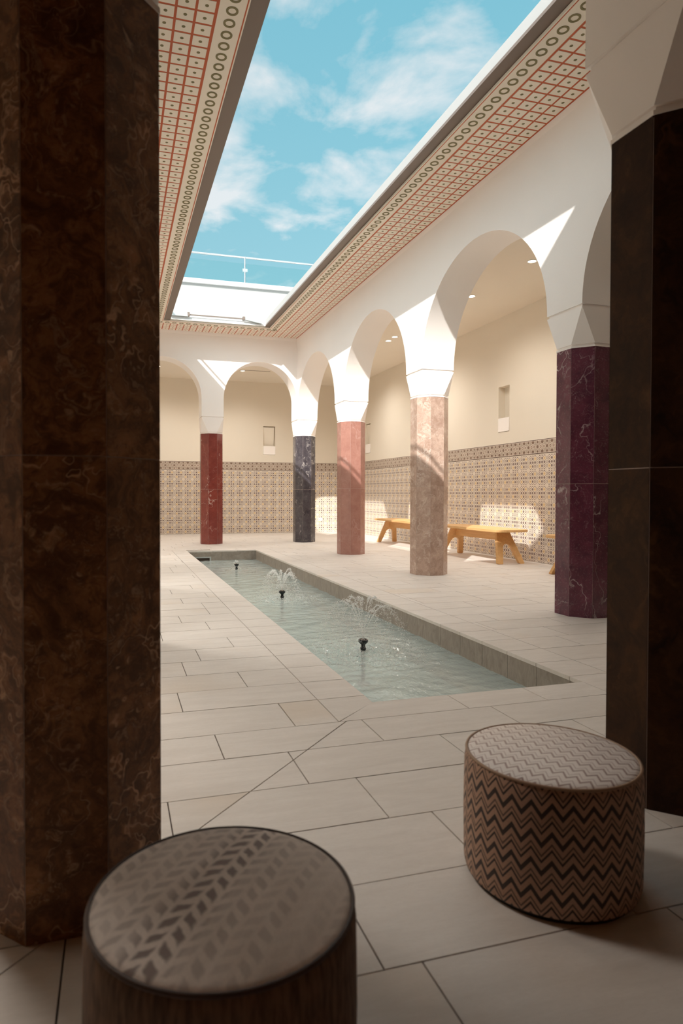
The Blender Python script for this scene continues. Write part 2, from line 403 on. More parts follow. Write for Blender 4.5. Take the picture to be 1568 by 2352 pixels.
# ------------------------------------------------------------------ floor
mb = MB()
for r in ((XL, CXL+.05, YF, YB), (CXR-.05, XR, YF, YB), (CXL+.05, CXR-.05, YF, CYN+.05), (CXL+.05, CXR-.05, CYF-.05, YB)):
    mb.box(r[0], r[1], r[2], r[3], -.08, -.005)
floor = struct(mb.build('floor', MAT_GROUT), 'beige stoneware paving with thin dark joints around the water channel', 'floor')
rows = [1.231-.2905*k for k in range(10, 0, -1)]+[1.231, 1.523, 1.814, 2.105, 2.39, CYN, 2.961]+[2.961+.2930*k for k in range(1, 46)]
rows = [r for r in rows if YF-.3 < r < YB+.3]
OFF = {1.231-.2905: .624, 1.231: .537, 1.523: .949, 1.814: .806, 2.105: .635, 2.39: .388, CYN: .737, 2.961: .290, 2.961+.293: .649, 2.961+.293*2: .368, 2.961+.293*3: .483, 2.961+.293*4: .735, 2.961+.293*5: .30, 2.961+.293*6: .662, 2.961+.293*7: .483, 2.961+.293*8: .744, 2.961+.293*10: .582}
TL, G = .650, .0022
def clip(poly, a, b, c):                            # keep a*x+b*y+c >= 0
    out = []
    for i, p in enumerate(poly):
        q = poly[(i+1) % len(poly)]; dp, dq = a*p[0]+b*p[1]+c, a*q[0]+b*q[1]+c
        if dp >= 0: out.append(p)
        if dp*dq < 0: t = dp/(dp-dq); out.append((p[0]+t*(q[0]-p[0]), p[1]+t*(q[1]-p[1])))
    return out
polys = []
for y0, y1 in zip(rows, rows[1:]):
    y0c, y1c = max(y0, YF+.005), min(y1, YB-.012)
    if y1c-y0c < .03: continue
    off = next((v for k, v in OFF.items() if abs(k-y0) < .01), random.random()*TL)
    spans = [(XL+.012, XR-.012)]
    if y1 > CYN+.02 and y0 < CYF-.02: spans = [(XL+.012, CXL), (CXR, XR-.012)]
    for sx0, sx1 in spans:
        k = math.floor((sx0-off)/TL)
        while off+k*TL < sx1:
            a, b = max(off+k*TL, sx0), min(off+(k+1)*TL, sx1); k += 1
            if b-a < .02: continue
            p = [(a+G, y0c+G), (b-G, y0c+G), (b-G, y1c-G), (a+G, y1c-G)]
            cc = PY0-PX0
            if b < CXL+.6 and y1c < CYN+.35 and min(q[1]-q[0] for q in p) < cc < max(q[1]-q[0] for q in p) and b <= CXL+.65:
                for sgn in (1, -1):
                    q = clip(p, -sgn, sgn, -sgn*cc-.0035)
                    if len(q) > 2: polys.append(q)
            else: polys.append(p)
def tile_key(p):
    c = (sum(q[0] for q in p)/len(p), sum(q[1] for q in p)/len(p), 0); w = project(c)
    vis = any(in_view((q[0], q[1], 0), 0) for q in p) and c[1] > .6
    return (0 if vis else 1, w[2] if w else 99), c
T = sorted(((tile_key(p), p) for p in polys), key=lambda t: t[0][0])
cache = {}
rest = MB()
for i, ((kk, c), p) in enumerate(T):
    if i < 300:
        key = tuple((round(q[0]-c[0], 4), round(q[1]-c[1], 4)) for q in p)
        if key not in cache: cache[key] = MB().prism([(q[0]-c[0], q[1]-c[1]) for q in p], -.007, 0).mesh('paving_tile', MAT_FLOOR)
        put('paving_tile', cache[key], floor, (c[0], c[1], random.uniform(-.0004, .0004)))
    else: rest.prism(p, -.007, 0)
tag(rest.build('paving_field', MAT_FLOOR, floor), kind='stuff')

# ------------------------------------------------------------------ pool
ZW, ZP = -.172, -.42
mb = MB()
mb.box(PX0-.12, PX1+.12, PY0-.12, PY1+.12, ZP-.1, ZP-.001)
mb.box(PX0-.12, PX0-.012, PY0-.12, PY1+.12, ZP, -.03); mb.box(PX1+.012, PX1+.12, PY0-.12, PY1+.12, ZP, -.03)
mb.box(PX0-.012, PX1+.012, PY0-.12, PY0-.012, ZP, -.03); mb.box(PX0-.012, PX1+.012, PY1+.012, PY1+.12, ZP, -.03)
pool = struct(mb.build('pool_basin', MAT_GROUT), 'long narrow sunken water channel lined with grey stone tiles', 'pool')
def slab(name, p, z0, z1, mat, parent, fn=None):
    return MB().prism(p, z0, z1, fn or (lambda u, v, w: (u, v, w))).build(name, mat, parent)
PJ = 2.961+.0035
yj = [PY0]+[2.961+.293*k for k in range(0, 29) if 2.961+.293*k < PY1-.05]+[PY1]
wm_cache = {}
for a, b in zip(yj, yj[1:]):
    slab('wall_tile', [(PX1, a+.0015), (PX1+.012, a+.0015), (PX1+.012, b-.0015), (PX1, b-.0015)], ZP, -.022, MAT_BASIN, pool)
    slab('wall_tile', [(PX0-.012, a+.0015), (PX0, a+.0015), (PX0, b-.0015), (PX0-.012, b-.0015)], ZP, -.022, MAT_BASIN, pool)
xj = [PX0+(PX1-PX0)*k/2 for k in range(3)]
for a, b in zip(xj, xj[1:]):
    slab('wall_tile', [(a+.0015, PY0-.012), (b-.0015, PY0-.012), (b-.0015, PY0), (a+.0015, PY0)], ZP, -.022, MAT_BASIN, pool)
# far end wall, with the skimmer mouth left open
KX0, KX1, KZ0, KZ1 = 1.31, 1.585, -.20, -.105
for a, b, z0, z1 in ((PX0, KX0, ZP, -.022), (KX1, xj[1], ZP, -.022), (xj[1]+.003, PX1, ZP, -.022), (KX0, KX1, KZ1, -.022), (KX0, KX1, ZP, KZ0)):
    slab('wall_tile', [(a, PY1), (b, PY1), (b, PY1+.012), (a, PY1+.012)], z0, z1, MAT_BASIN, pool)
for k in range(29):                                  # bottom tiles
    for a, b in ((PX0, PX0+.6), (PX0+.6, PX1)):
        y0, y1 = PY0+(PY1-PY0)*k/29, PY0+(PY1-PY0)*(k+1)/29
        slab('bottom_tile', [(a+.002, y0+.002), (b-.002, y0+.002), (b-.002, y1-.002), (a+.002, y1-.002)], ZP-.004, ZP+.004, MAT_POOLFLOOR, pool)
# coping
cj = [2.961+.293*k for k in range(0, 29)]
ov = .004
def cop(p): slab('coping_tile', p, -.022, 0, MAT_FLOOR, pool)
cop([(CXL+G, CYN+.006), (PX0+ov-.002, PY0+.001), (PX0+ov, cj[0]-G), (CXL+G, cj[0]-G)])
for a, b in zip(cj, cj[1:]):
    b2 = min(b, CYF)
    cop([(CXL+G, a+G), (PX0+ov, a+G), (PX0+ov, b2-G), (CXL+G, b2-G)])
    cop([(PX1-ov, a+G), (CXR-G, a+G), (CXR-G, b2-G), (PX1-ov, b2-G)])
cop([(CXL+G, cj[-1]+G), (PX0+ov, cj[-1]+G), (PX0+ov, CYF-G), (CXL+G, CYF-G)]) if CYF-cj[-1] > .02 else None
cop([(PX1-ov, CYN+G), (CXR-G, CYN+G), (CXR-G, cj[0]-G), (PX1-ov, cj[0]-G)])
cop([(PX1-ov, cj[-1]+G), (CXR-G, cj[-1]+G), (CXR-G, CYF-G), (PX1-ov, CYF-G)])
cop([(CXL+.006, CYN+G), (1.577-G, CYN+G), (1.577-G, PY0+ov), (PX0+.002, PY0+ov-.002)])
for a, b in ((1.577, 2.008), (2.008, PX1-ov)): cop([(a+G, CYN+G), (b-G, CYN+G), (b-G, PY0+ov), (a+G, PY0+ov)])
# far coping with the slot of the overflow grate
for a, b in ((PX0+ov, 1.62), (1.62, 2.05), (2.05, PX1-ov)):
    cop([(a+G, PY1-ov), (b-G, PY1-ov), (b-G, PY1+.14 if b < 1.7 else CYF-G), (a+G, PY1+.14 if b < 1.7 else CYF-G)])
cop([(1.602, PY1+.144), (1.616, PY1+.144), (1.616, CYF-G), (1.602, CYF-G)])
gr = thing('drain_grate', 'brown slotted drain grate set in paving at the far pool corner', 'grate', (1.40, PY1+.19, -.02))
MB().box(-.2, .2, -.046, -.040, 0, .018).box(-.2, .2, .040, .046, 0, .018).box(-.2, .2, -.046, .046, -.002, .002).build('frame', MAT_BROWNMETAL, gr)
bar = MB().box(-.006, .006, -.04, .04, 0, .015).mesh('bar', MAT_BROWNMETAL)
for k in range(17): put('bar', bar, gr, (-.184+k*.023, 0, 0))
sk = thing('skimmer_mouth', 'dark skimmer opening with grey frame in the far pool wall', 'skimmer', ((KX0+KX1)/2, PY1, (KZ0+KZ1)/2))
w2, h2 = (KX1-KX0)/2, (KZ1-KZ0)/2
MB().box(-w2-.004, w2+.004, -.008, .10, h2-.018, h2).box(-w2-.004, -w2+.02, -.008, .10, -h2, h2-.018).box(w2-.02, w2+.004, -.008, .10, -h2, h2-.018).build('frame', MAT_GREYMETAL, sk)
MB().box(-w2, w2, .095, .11, -h2, h2).build('throat', MAT_BLACK, sk)
# water surface
FOUNT = [(1.752, 4.43), (1.765, 6.90), (1.767, 9.73)]
mb = MB(); nx, ny = 84, 560
ph = [(random.uniform(0, 6.28), random.uniform(-1, 1), random.uniform(-1, 1)) for _ in range(10)]
for j in range(ny+1):
    for i in range(nx+1):
        x = PX0+.0+(PX1-PX0)*i/nx; y = PY0+(PY1-PY0)*j/ny; h = 0
        for k, (p, a, b) in enumerate(ph): h += .0011*math.sin((8+5*k)*(a*x+(1.2+b*.6)*y)+p)/(1+.10*k)
        for k, (fx_, fy_) in enumerate(FOUNT):
            d = math.hypot(x-fx_, y-fy_); e = math.exp(-(d/.42)**2)*(1.0, .8, .3)[k]
            h += e*(.0035*math.sin(46*d)+.0085*random.uniform(-1, 1))
        mb.v.append((x, y, h))
mb.f = [(j*(nx+1)+i, j*(nx+1)+i+1, (j+1)*(nx+1)+i+1, (j+1)*(nx+1)+i) for j in range(ny) for i in range(nx)]
wat = mb.build('pool_water', MAT_WATER, None, True, (0, 0, ZW))
tag(wat, 'clear pale teal rippled water filling the long channel', 'water', kind='stuff')
# fountains
FL = ['nearest black fountain nozzle, its jets spraying highest in the channel', 'middle black fountain nozzle with a smaller fan of jets', 'farthest black fountain nozzle, hardly spraying, near the skimmer']
for k, (x, y) in enumerate(FOUNT):
    t = thing('fountain_nozzle', FL[k], 'fountain', (x, y, ZP), 0, 'fountain nozzles in the channel')
    h = -.078-ZP
    MB().lathe([(.05, .004), (.05, .02), (.014, .03), (.014, h-.075)], 20).build('stem', MAT_BLACK, t, 40)
    MB().lathe([(.012, h-.085), (.021, h-.078), (.021, h-.060), (.015, h-.055), (.015, h-.040), (.033, h-.022), (.036, h-.018), (.036, h-.001), (.030, h)], 24).build('head', MAT_BLACK, t, 40)
    jet = MB().lathe([(.003, 0), (.003, .006)], 8).mesh('jet_tip', MAT_BROWNMETAL)
    for j in range(10): put('jet_tip', jet, t, (.022*math.cos(j*.628), .022*math.sin(j*.628), h))
    # the spray: droplets strung along ballistic arcs
    random.seed(40+k); sp = MB(); top = (.36, .27, .10)[k]; reach = (.33, .25, .05)[k]; nj = (13, 12, 6)[k]
    def drop(p, r):
        i = len(sp.v); x_, y_, z_ = p
        sp.v += [(x_+r, y_, z_), (x_-r, y_, z_), (x_, y_+r, z_), (x_, y_-r, z_), (x_, y_, z_+r*1.3), (x_, y_, z_-r*1.3)]
        sp.f += [tuple(i+q for q in f) for f in ((0, 2, 4), (2, 1, 4), (1, 3, 4), (3, 0, 4), (2, 0, 5), (1, 2, 5), (3, 1, 5), (0, 3, 5))]
    for j in range(nj):
        an = 2*math.pi*(j+random.uniform(-.2, .2))/nj; R = reach*random.uniform(.75, 1.1); Hh = top*random.uniform(.78, 1.05)
        for q in range((330, 240, 40)[k]):
            s = random.random()**.85; zz = Hh*(1-(2*s-1)**2)-(.10*s)      # up, over and back to the water
            spread = .003+.045*s*s
            p = (R*s*math.cos(an)+random.gauss(0, spread*.5), R*s*math.sin(an)+random.gauss(0, spread*.5), zz+random.gauss(0, spread*.35))
            if p[2] > ZW+.078+.004: drop(p, random.uniform(.0013, .0029)*(1 if k == 0 else 1.25))
    for q in range((3200, 1800, 120)[k]):                                     # splashing crown on the water
        d = abs(random.gauss(reach*.75, reach*.5)); an = random.uniform(0, 6.283)
        drop((d*math.cos(an), d*math.sin(an), -.088+abs(random.gauss(0, .008))), random.uniform(.0011, .0026))
    s_ = sp.build('water_spray', MAT_DROP, None, False, (x, y, -.078))
    tag(s_, ['tall fan of white water droplets above the nearest nozzle', 'smaller fan of white water droplets above the middle nozzle', 'few low droplets at the farthest nozzle'][k], 'water spray', kind='stuff')

# ------------------------------------------------------------------ columns
def octa(a): b = a*math.tan(math.pi/8); return [(a, -b), (a, b), (b, a), (-b, a), (-a, b), (-a, -b), (-b, -a), (b, -a)]
ZJ = 1.083
PANEL = {}
for lev, (z0, z1) in enumerate(((0.0, ZJ-.0012), (ZJ+.0012, ZN-.006))):
    for k in range(8):
        o_, i_ = octa(A), octa(A-.014); g = .0012
        p, q = Vector(o_[k]), Vector(o_[(k+1) % 8]); r, s = Vector(i_[(k+1) % 8]), Vector(i_[k]); d = (q-p).normalized()*g
        PANEL[lev, k] = MB().prism([tuple(p+d), tuple(q-d), tuple(r-d), tuple(s+d)], z0, z1).mesh('marble_panel', None)
core_me = MB().prism(octa(A-.0012), .001, ZN-.012).mesh('core', MAT_CORE)
cap = MB(); cap.prism(octa(A+.003), ZN-.006, ZN+.008); cap.prism(octa(A-.013), ZN+.006, ZN+.026)
oc, i0 = octa(A), None
zb, zt = ZN+.024, ZI-.022
i = len(cap.v); cap.v += [(x, y, zb) for x, y in oc]+[(HS, -HS, zt), (HS, HS, zt), (-HS, HS, zt), (-HS, -HS, zt)]
cap.f += [tuple(range(i+7, i-1, -1)), (i+8, i+9, i+10, i+11), (i+0, i+1, i+9, i+8), (i+2, i+3, i+10, i+9), (i+4, i+5, i+11, i+10), (i+6, i+7, i+8, i+11), (i+1, i+2, i+9), (i+3, i+4, i+10), (i+5, i+6, i+11), (i+7, i+0, i+8)]
cap.box(-HS+.013, HS-.013, -HS+.013, HS-.013, zt-.002, ZI-.001)
cap_me = cap.mesh('capital', MAT_SMOOTH)
def column(x, y, mat, label, group='octagonal marble columns'):
    t = thing('column', label, 'column', (x, y, 0), 0, group)
    put('core', core_me, t)
    for key, me in PANEL.items():
        o = bpy.data.objects.new('marble_panel', me); C.objects.link(o); o.parent = t
        if not me.materials: me.materials.append(None)
        o.material_slots[0].link = 'OBJECT'; o.material_slots[0].material = mat
    put('capital', cap_me, t)
    return t
Yk = [Y0+DY*k for k in range(5)]
column(X0, Y0, MAR_BROWN, 'huge dark brown marble column in the left foreground, beside the low stool')
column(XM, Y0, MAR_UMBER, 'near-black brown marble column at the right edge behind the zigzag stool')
column(XC, Yk[1], MAR_PURPLE, 'dark purple marble column with white veins beside the wooden benches')
column(XC, Yk[2], MAR_ROSE, 'mottled rose-brown marble column, its upper part sunlit, in front of the benches')
column(XC, Yk[3], MAR_PINK, 'salmon pink marble column half in sun, second from the far corner')
column(XC, Yk[4], MAR_NAVY, 'charcoal marble column with pale veins standing in the far right corner')
column(XM, Yk[4], MAR_RED, 'oxblood red marble column at the middle of the far arcade')
column(XC, Y0, MAR_GREY, 'grey marble column hidden behind the right foreground column')
for k in range(1, 5): column(X0, Yk[k], MAR_GREY, 'grey marble column of the left arcade hidden behind the foreground column', 'left arcade columns')

# ------------------------------------------------------------------ arcade walls (piers and arches)
def arch_wall(name, u0, u1, centers, half, zsp, rise, ax, t0, t1, label, ztop=ZS+.03, stilt=0.0):
    """wall along axis ax from u0 to u1 with arches centred on centers"""
    N = 40; us = {u0: ZI, u1: ZI}; segs = []
    cur = u0
    for c in centers:
        a, b = c-half, c+half
        if a > cur: segs.append((cur, ZI, a, ZI))
        pts = []
        for k in range(N+1):
            th = math.pi*(1-k/N); pts.append((c+half*math.cos(th), zsp+rise*math.sin(th)))
        segs.append((a, None, None, [(a, ZI)]+pts+[(b, ZI)])); cur = b
    if cur < u1: segs.append((cur, ZI, u1, ZI))
    P = (lambda u, t, z: (t, u, z)) if ax == 'y' else (lambda u, t, z: (u, t, z))
    mb = MB()
    def quad(*p): mb.face(p)
    for s in segs:
        if isinstance(s[3], list):
            pl = s[3]
            for (a, za), (b, zb_) in zip(pl, pl[1:]):
                if abs(b-a) > 1e-6:
                    quad(P(a, t0, za), P(b, t0, zb_), P(b, t0, ztop), P(a, t0, ztop)); quad(P(a, t1, za), P(a, t1, ztop), P(b, t1, ztop), P(b, t1, zb_))
                quad(P(a, t0, za), P(a, t1, za), P(b, t1, zb_), P(b, t0, zb_))
        else:
            a, za, b, zb_ = s
            quad(P(a, t0, za), P(b, t0, za), P(b, t0, ztop), P(a, t0, ztop)); quad(P(a, t1, za), P(a, t1, ztop), P(b, t1, ztop), P(b, t1, za)); quad(P(a, t0, za), P(a, t1, za), P(b, t1, za), P(b, t0, za))
    for u in (u0, u1): quad(P(u, t0, ZI), P(u, t0, ztop), P(u, t1, ztop), P(u, t1, ZI))
    quad(P(u0, t0, ztop), P(u1, t0, ztop), P(u1, t1, ztop), P(u0, t1, ztop))
    me = mb.mesh(name, MAT_WHITE)
    bm_clean(me); return struct(put(name, me), label, 'wall')
def bm_clean(me):
    import bmesh
    bm = bmesh.new(); bm.from_mesh(me); bmesh.ops.remove_doubles(bm, verts=bm.verts, dist=1e-5); bmesh.ops.recalc_face_normals(bm, faces=bm.faces)
    for f in bm.faces: f.smooth = True
    bm.to_mesh(me); bm.free(); me.set_sharp_from_angle(angle=math.radians(30))
ymid = [(Yk[k]+Yk[k+1])/2 for k in range(4)]; xmid = [(X0+XM)/2, (XM+XC)/2]
HY, HX = DY/2-HS, DX/2-HS
arch_wall('wall_arcade_right', Y0-HS, YC+HS, ymid, HY, 2.525, 1.090, 'y', XC-HS, XC+HS, 'white plaster arcade wall with four wide arches on the right')
arch_wall('wall_arcade_left', Y0-HS, YC+HS, ymid, HY, 2.525, 1.090, 'y', X0-HS, X0+HS, 'white plaster arcade wall on the left, hidden by the brown column')
arch_wall('wall_arcade_back', X0+HS+.0005, XC-HS-.0005, xmid, HX-.001, 2.87, HX+.01, 'x', YC-HS, YC+HS, 'white plaster arcade wall with two round arches at the far end')
arch_wall('wall_arcade_front', X0+HS+.0005, XC-HS-.0005, xmid, HX-.001, 2.87, HX+.01, 'x', Y0-HS, Y0+HS, 'plaster arcade wall over the two foreground columns')
# cornice strip under the courtyard soffit
c0, c1 = .012, .055
mb = MB(); x0_, x1_, y0_, y1_ = X0+HS, XC-HS, Y0+HS, YC-HS
mb.prism([(0, -c1), (c0*.5, -c1*.5), (c0, 0), (0, 0)], y0_, y1_, lambda u, v, w: (x1_-u, w, ZS+v))
mb.prism([(0, -c1), (c0*.5, -c1*.5), (c0, 0), (0, 0)], y0_, y1_, lambda u, v, w: (x0_+u, w, ZS+v))
mb.prism([(0, -c1), (c0*.5, -c1*.5), (c0, 0), (0, 0)], x0_+c0, x1_-c0, lambda u, v, w: (w, y1_-u, ZS+v))
struct(mb.build('trim_1', MAT_SMOOTH), 'narrow plaster cornice where the arcade walls meet the patterned soffit', 'cornice')

# ------------------------------------------------------------------ outer walls with dado tiling and niches
def wall_holes(name, ax, t_in, t_out, u0, u1, holes, label, mat, ztop=4.12):
    us = sorted({u0, u1, *[h[0] for h in holes], *[h[1] for h in holes]}); mb = MB()
    for a, b in zip(us, us[1:]):
        zs = [(-.08, ztop)]
        for h in holes:
            if h[0] <= a+1e-6 and h[1] >= b-1e-6: zs = [(-.08, h[2]), (h[3], ztop)]
        for z0, z1 in zs:
            t = sorted((t_in, t_out))
            if ax == 'y': mb.box(t[0], t[1], a, b, z0, z1)
            else: mb.box(a, b, t[0], t[1], z0, z1)
    return struct(mb.build(name, mat), label, 'wall')
NR = [(8.785, 9.095, 1.985, 2.715), (14.52, 14.83, 1.985, 2.715)]; NB = [(3.587, 3.912, 1.985, 2.715)]
wall_right = wall_holes('wall_right', 'y', XR, XR+.25, YF, YB, NR, 'cream plaster wall with patterned tile dado behind the benches', MAT_CREAM)
wall_back = wall_holes('wall_back', 'x', YB, YB+.25, XL-.25, XR+.25, NB, 'cream plaster far wall with patterned tile dado', MAT_CREAM)
wall_left = wall_holes('wall_left', 'y', XL, XL-.25, 1.9, YB, [], 'cream plaster left wall of the arcade walk', MAT_CREAM)
struct(MB().box(XL-.25, XL, YF, 1.9, -.08, 4.12).build('wall_left_near', MAT_SHADEWALL), 'dark wall of the unlit walk to the left', 'wall')
wall_front = struct(MB().box(XL-.25, XR+.25, YF-.25, YF, -.08, 4.12).build('wall_front', MAT_SHADEWALL), 'dark wall behind the viewer', 'wall')
TP, TZ, ZD, ZBD = .2158, .2243, 1.792, 1.585       # tile pitch, row height, top of dado, bottom of border
def tile_mesh(w, h, th, mat):
    mb = MB(); g = .0012
    mb.v = [(g, 0, g), (w-g, 0, g), (w-g, 0, h-g), (g, 0, h-g), (g, th, g), (w-g, th, g), (w-g, th, h-g), (g, th, h-g)]
    mb.f = [(0, 1, 2, 3), (0, 4, 5, 1), (1, 5, 6, 2), (2, 6, 7, 3), (3, 7, 4, 0)]
    mb.uv[0] = [(0, 0), (1, 0), (1, 1), (0, 1)]
    return mb.mesh('wall_tile', mat)
TH = .009
def dado(wall, ax, t, us, n_main, u_vis):
    grout = MB(); big = max(us)+TP; small = min(us)
    gx = (lambda a, b: grout.box(t-.004, t, a, b, 0, ZD)) if ax == 'y' else (lambda a, b: grout.box(a, b, t-.004, t, 0, ZD))
    gx(small, min(big, (YB if ax == 'y' else XR)-.004)); g = grout.build('tile_bed', MAT_TILEGROUT, wall)
    me_d, me_b = tile_mesh(TP, TZ, TH-.002, MAT_DADO), tile_mesh(TP, ZD-ZBD, TH-.002, MAT_BORDER)
    L = []
    for u in us:
        for r in range(n_main+1):
            z = ZBD if r == n_main else ZBD-.012-TZ*(n_main-r)
            h = (ZD-ZBD) if r == n_main else TZ
            c = (t, u+TP/2, z+h/2) if ax == 'y' else (u+TP/2, t, z+h/2)
            pr = project(c); vis = in_view(c, 10) and u_vis(u)
            L.append(((0 if vis else 1, pr[2] if pr else 99), u, z, h, r == n_main))
    L.sort(); stf = {False: MB(), True: MB()}
    for i, (kk, u, z, h, bd) in enumerate(L):
        if i < 300:
            o = put('border_tile' if bd else 'wall_tile', me_b if bd else me_d, wall)
            if ax == 'y': o.location = (t-TH, u+TP, z); o.rotation_euler = (0, 0, -math.pi/2)
            else: o.location = (u, t-TH, z)
        else:
            q = [(t-TH, u+TP-.001, z+.001), (t-TH, u+.001, z+.001), (t-TH, u+.001, z+h-.001), (t-TH, u+TP-.001, z+h-.001)] if ax == 'y' else [(u+.001, t-TH, z+.001), (u+TP-.001, t-TH, z+.001), (u+TP-.001, t-TH, z+h-.001), (u+.001, t-TH, z+h-.001)]
            m_ = stf[bd]; m_.face(q, [(0, 0), (1, 0), (1, 1), (0, 1)])
            e = [(p[0]+(TH-.004 if ax == 'y' else 0), p[1]+(TH-.004 if ax == 'x' else 0), p[2]) for p in q]
            for k in range(4): m_.face([q[k], e[k], e[(k+1) % 4], q[(k+1) % 4]])
    for bd, m_ in stf.items():
        if m_.f: tag(m_.build('border_tiling' if bd else 'wall_tiling', MAT_BORDER if bd else MAT_DADO, wall), kind='stuff')
dado(wall_right, 'y', XR, [7.855+TP*k for k in range(-42, 38) if 7.855+TP*k+TP < YB-.005], 7, lambda u: u > 7.2)
dado(wall_back, 'x', YB, [XR-.012-TP*(k+1) for k in range(37)], 7, lambda u: u > .85)
# lit niches : recessed housing, sloping reflector and a cover block
def niche(ax, u0, u1, t, label, refl=True):
    t_ = thing('wall_light', label, 'wall light', (t, (u0+u1)/2, 1.985) if ax == 'y' else ((u0+u1)/2, t, 1.985), -math.pi/2 if ax == 'y' else 0, 'recessed wall lights')
    w = (u1-u0)/2; z1 = .73                          # local: x along wall, y into the wall
    MB().box(-w, w, .115, .125, 0, z1).box(-w, -w+.006, .0, .115, 0, z1).box(w-.006, w, 0, .115, 0, z1).box(-w+.006, w-.006, 0, .115, z1-.006, z1).build('housing', MAT_CREAM, t_)
    MB().box(-w+.008, w-.008, -.008, .035, .006, .222).build('cover', MAT_SMOOTH, t_)
    if refl: MB().prism([(.10, .222), (.112, .222), (.112, .70), (.025, .70), (.018, .695)], -w+.014, w-.030, lambda u, v, q: (q, u, v)).build('reflector', MAT_CEIL, t_)
niche('y', *NR[0][:2], XR, 'narrow recessed wall light above the tile dado, between the purple and rose columns', False)
niche('y', *NR[1][:2], XR, 'recessed wall light glimpsed beside the salmon column')
niche('x', *NB[0][:2], YB, 'recessed wall light in the far wall near the charcoal column')
sock = thing('wall_socket', 'small white socket plate on the tiles behind the charcoal column', 'socket', (5.11, YB-TH, .328))
MB().box(-.05, .05, -.010, 0, -.04, .04).build('plate', MAT_WHITEMETAL, sock); MB().lathe([(.018, 0), (.018, .004)], 16).build('insert', MAT_GREYMETAL, sock).matrix_local = Matrix.Translation((-.022, -.010, 0)) @ Matrix.Rotation(math.pi/2, 4, 'X')

# ------------------------------------------------------------------ ceilings, soffit, roof
mb = MB()
mb.box(XC+HS, XR, Y0+HS, YB, ZA, ZA+.08); mb.box(XL, X0-HS, Y0+HS, YB, ZA, ZA+.08); mb.box(X0-HS, XC+HS, YC+HS, YB, ZA, ZA+.08)
struct(mb.build('ceiling', MAT_CEIL), 'smooth cream ceiling of the arcade walks with small downlights', 'ceiling')
struct(MB().box(XL, XR, YF, Y0-HS, ZA, ZA+.08).box(XC+HS, XR, Y0-HS, Y0+HS, ZA, ZA+.08).box(XL, X0-HS, Y0-HS, Y0+HS, ZA, ZA+.08).build('ceiling_near', MAT_SHADEWALL), 'dark ceiling over the viewer', 'ceiling')
slot = thing('air_slot', 'dark linear air slot in the ceiling beyond the far arch', 'vent', (3.07, 14.5, ZA)); MB().box(-.36, .36, -.03, .03, -.004, 0).build('frame', MAT_CEIL, slot); MB().box(-.35, .35, -.018, .018, -.007, -.004).build('slit', MAT_BROWNMETAL, slot)
DL = [(4.84, 6.75), (4.87, 8.18), (4.81, 10.67), (4.82, 10.98), (4.86, 13.2), (2.8, 14.6), (.9, 14.6), (4.86, 5.2), (-1.0, 3.15), (-1.0, 5.9), (-1.0, 8.7), (-1.0, 11.5)]  # last four, over the left walk, are unseen lamps added as fill light
DLN = ['round downlight in the ceiling seen through the widest arch, nearer one', 'round downlight in the ceiling behind the rim of the widest arch', 'nearer of two downlights seen through the second arch', 'farther of two downlights seen through the second arch', 'downlight in the far right corner of the walk', 'downlight over the far walk behind the right arch', 'downlight over the far walk behind the left arch', 'downlight hidden behind the purple column']+['downlight over the left walk, hidden by the brown column']*4
ringm = MB().lathe([(.062, 0), (.062, -.006), (.048, -.006), (.046, 0)], 28, cap=(False, False)).mesh('ring', MAT_WHITEMETAL, 40)
lens = MB().lathe([(.046, -.004), (.046, -.002)], 24).mesh('lens', MAT_LENS)
for (x, y), lab in zip(DL, DLN):
    t = thing('downlight', lab, 'downlight', (x, y, ZA), 0, 'ceiling downlights'); put('ring', ringm, t); put('lens', lens, t)
    ld = bpy.data.lights.new('downlight_bulb', 'SPOT'); ld.energy = (440 if y > 4 else 280) if x < 0 else (150 if y > 13 else 95); ld.color = (1.0, .93, .84); ld.spot_size = math.radians(125 if x < 0 else 160); ld.spot_blend = .9; ld.shadow_soft_size = .30
    lo = bpy.data.objects.new('downlight_bulb', ld); C.objects.link(lo); lo.parent = t; lo.location = (0, 0, -.03)
# patterned soffit round the opening
PXC, PYC = .1270, .1145
def cell_mesh(w, d):                                # panel with a round hole, seen from below (z=0 is the face, up is +z)
    mb = MB(); n = 8; r = .0130; hw, hd = w/2, d/2; th = .002
    oc_ = [(r*math.cos(2*math.pi*(k+.5)/n), r*math.sin(2*math.pi*(k+.5)/n)) for k in range(n)]
    rim = [(hw, -hd*.4), (hw, hd*.4), (hw*.4, hd), (-hw*.4, hd), (-hw, hd*.4), (-hw, -hd*.4), (-hw*.4, -hd), (hw*.4, -hd)]
    rim = [(hw, hd*.0), (hw, hd), (0, hd), (-hw, hd), (-hw, 0), (-hw, -hd), (0, -hd), (hw, -hd)]
    oc_ = [(r*math.cos(2*math.pi*k/n), r*math.sin(2*math.pi*k/n)) for k in range(n)]
    mb.v = [(x, y, 0) for x, y in rim]+[(x, y, 0) for x, y in oc_]+[(x, y, th) for x, y in rim]+[(x, y, .0014) for x, y in oc_]
    for k in range(n):
        j = (k+1) % n
        mb.f += [(k, 8+k, 8+j, j), (k, j, 16+j, 16+k), (8+k, 24+k, 24+j, 8+j)]
    i = len(mb.f); mb.f.append(tuple(range(31, 23, -1)))
    me = mb.mesh('soffit_cell', MAT_CELL); me.materials.append(MAT_OLIVE)
    for f in range(len(mb.f)): me.polygons[f].material_index = 1 if (f == i or (f % 3 == 2 and f < i)) else 0
    return me, mb
CELL, CELL_MB = cell_mesh(PXC-.0175, PYC-.0175)
RING = MB()
n = 24; ro, ri = .0405, .0255
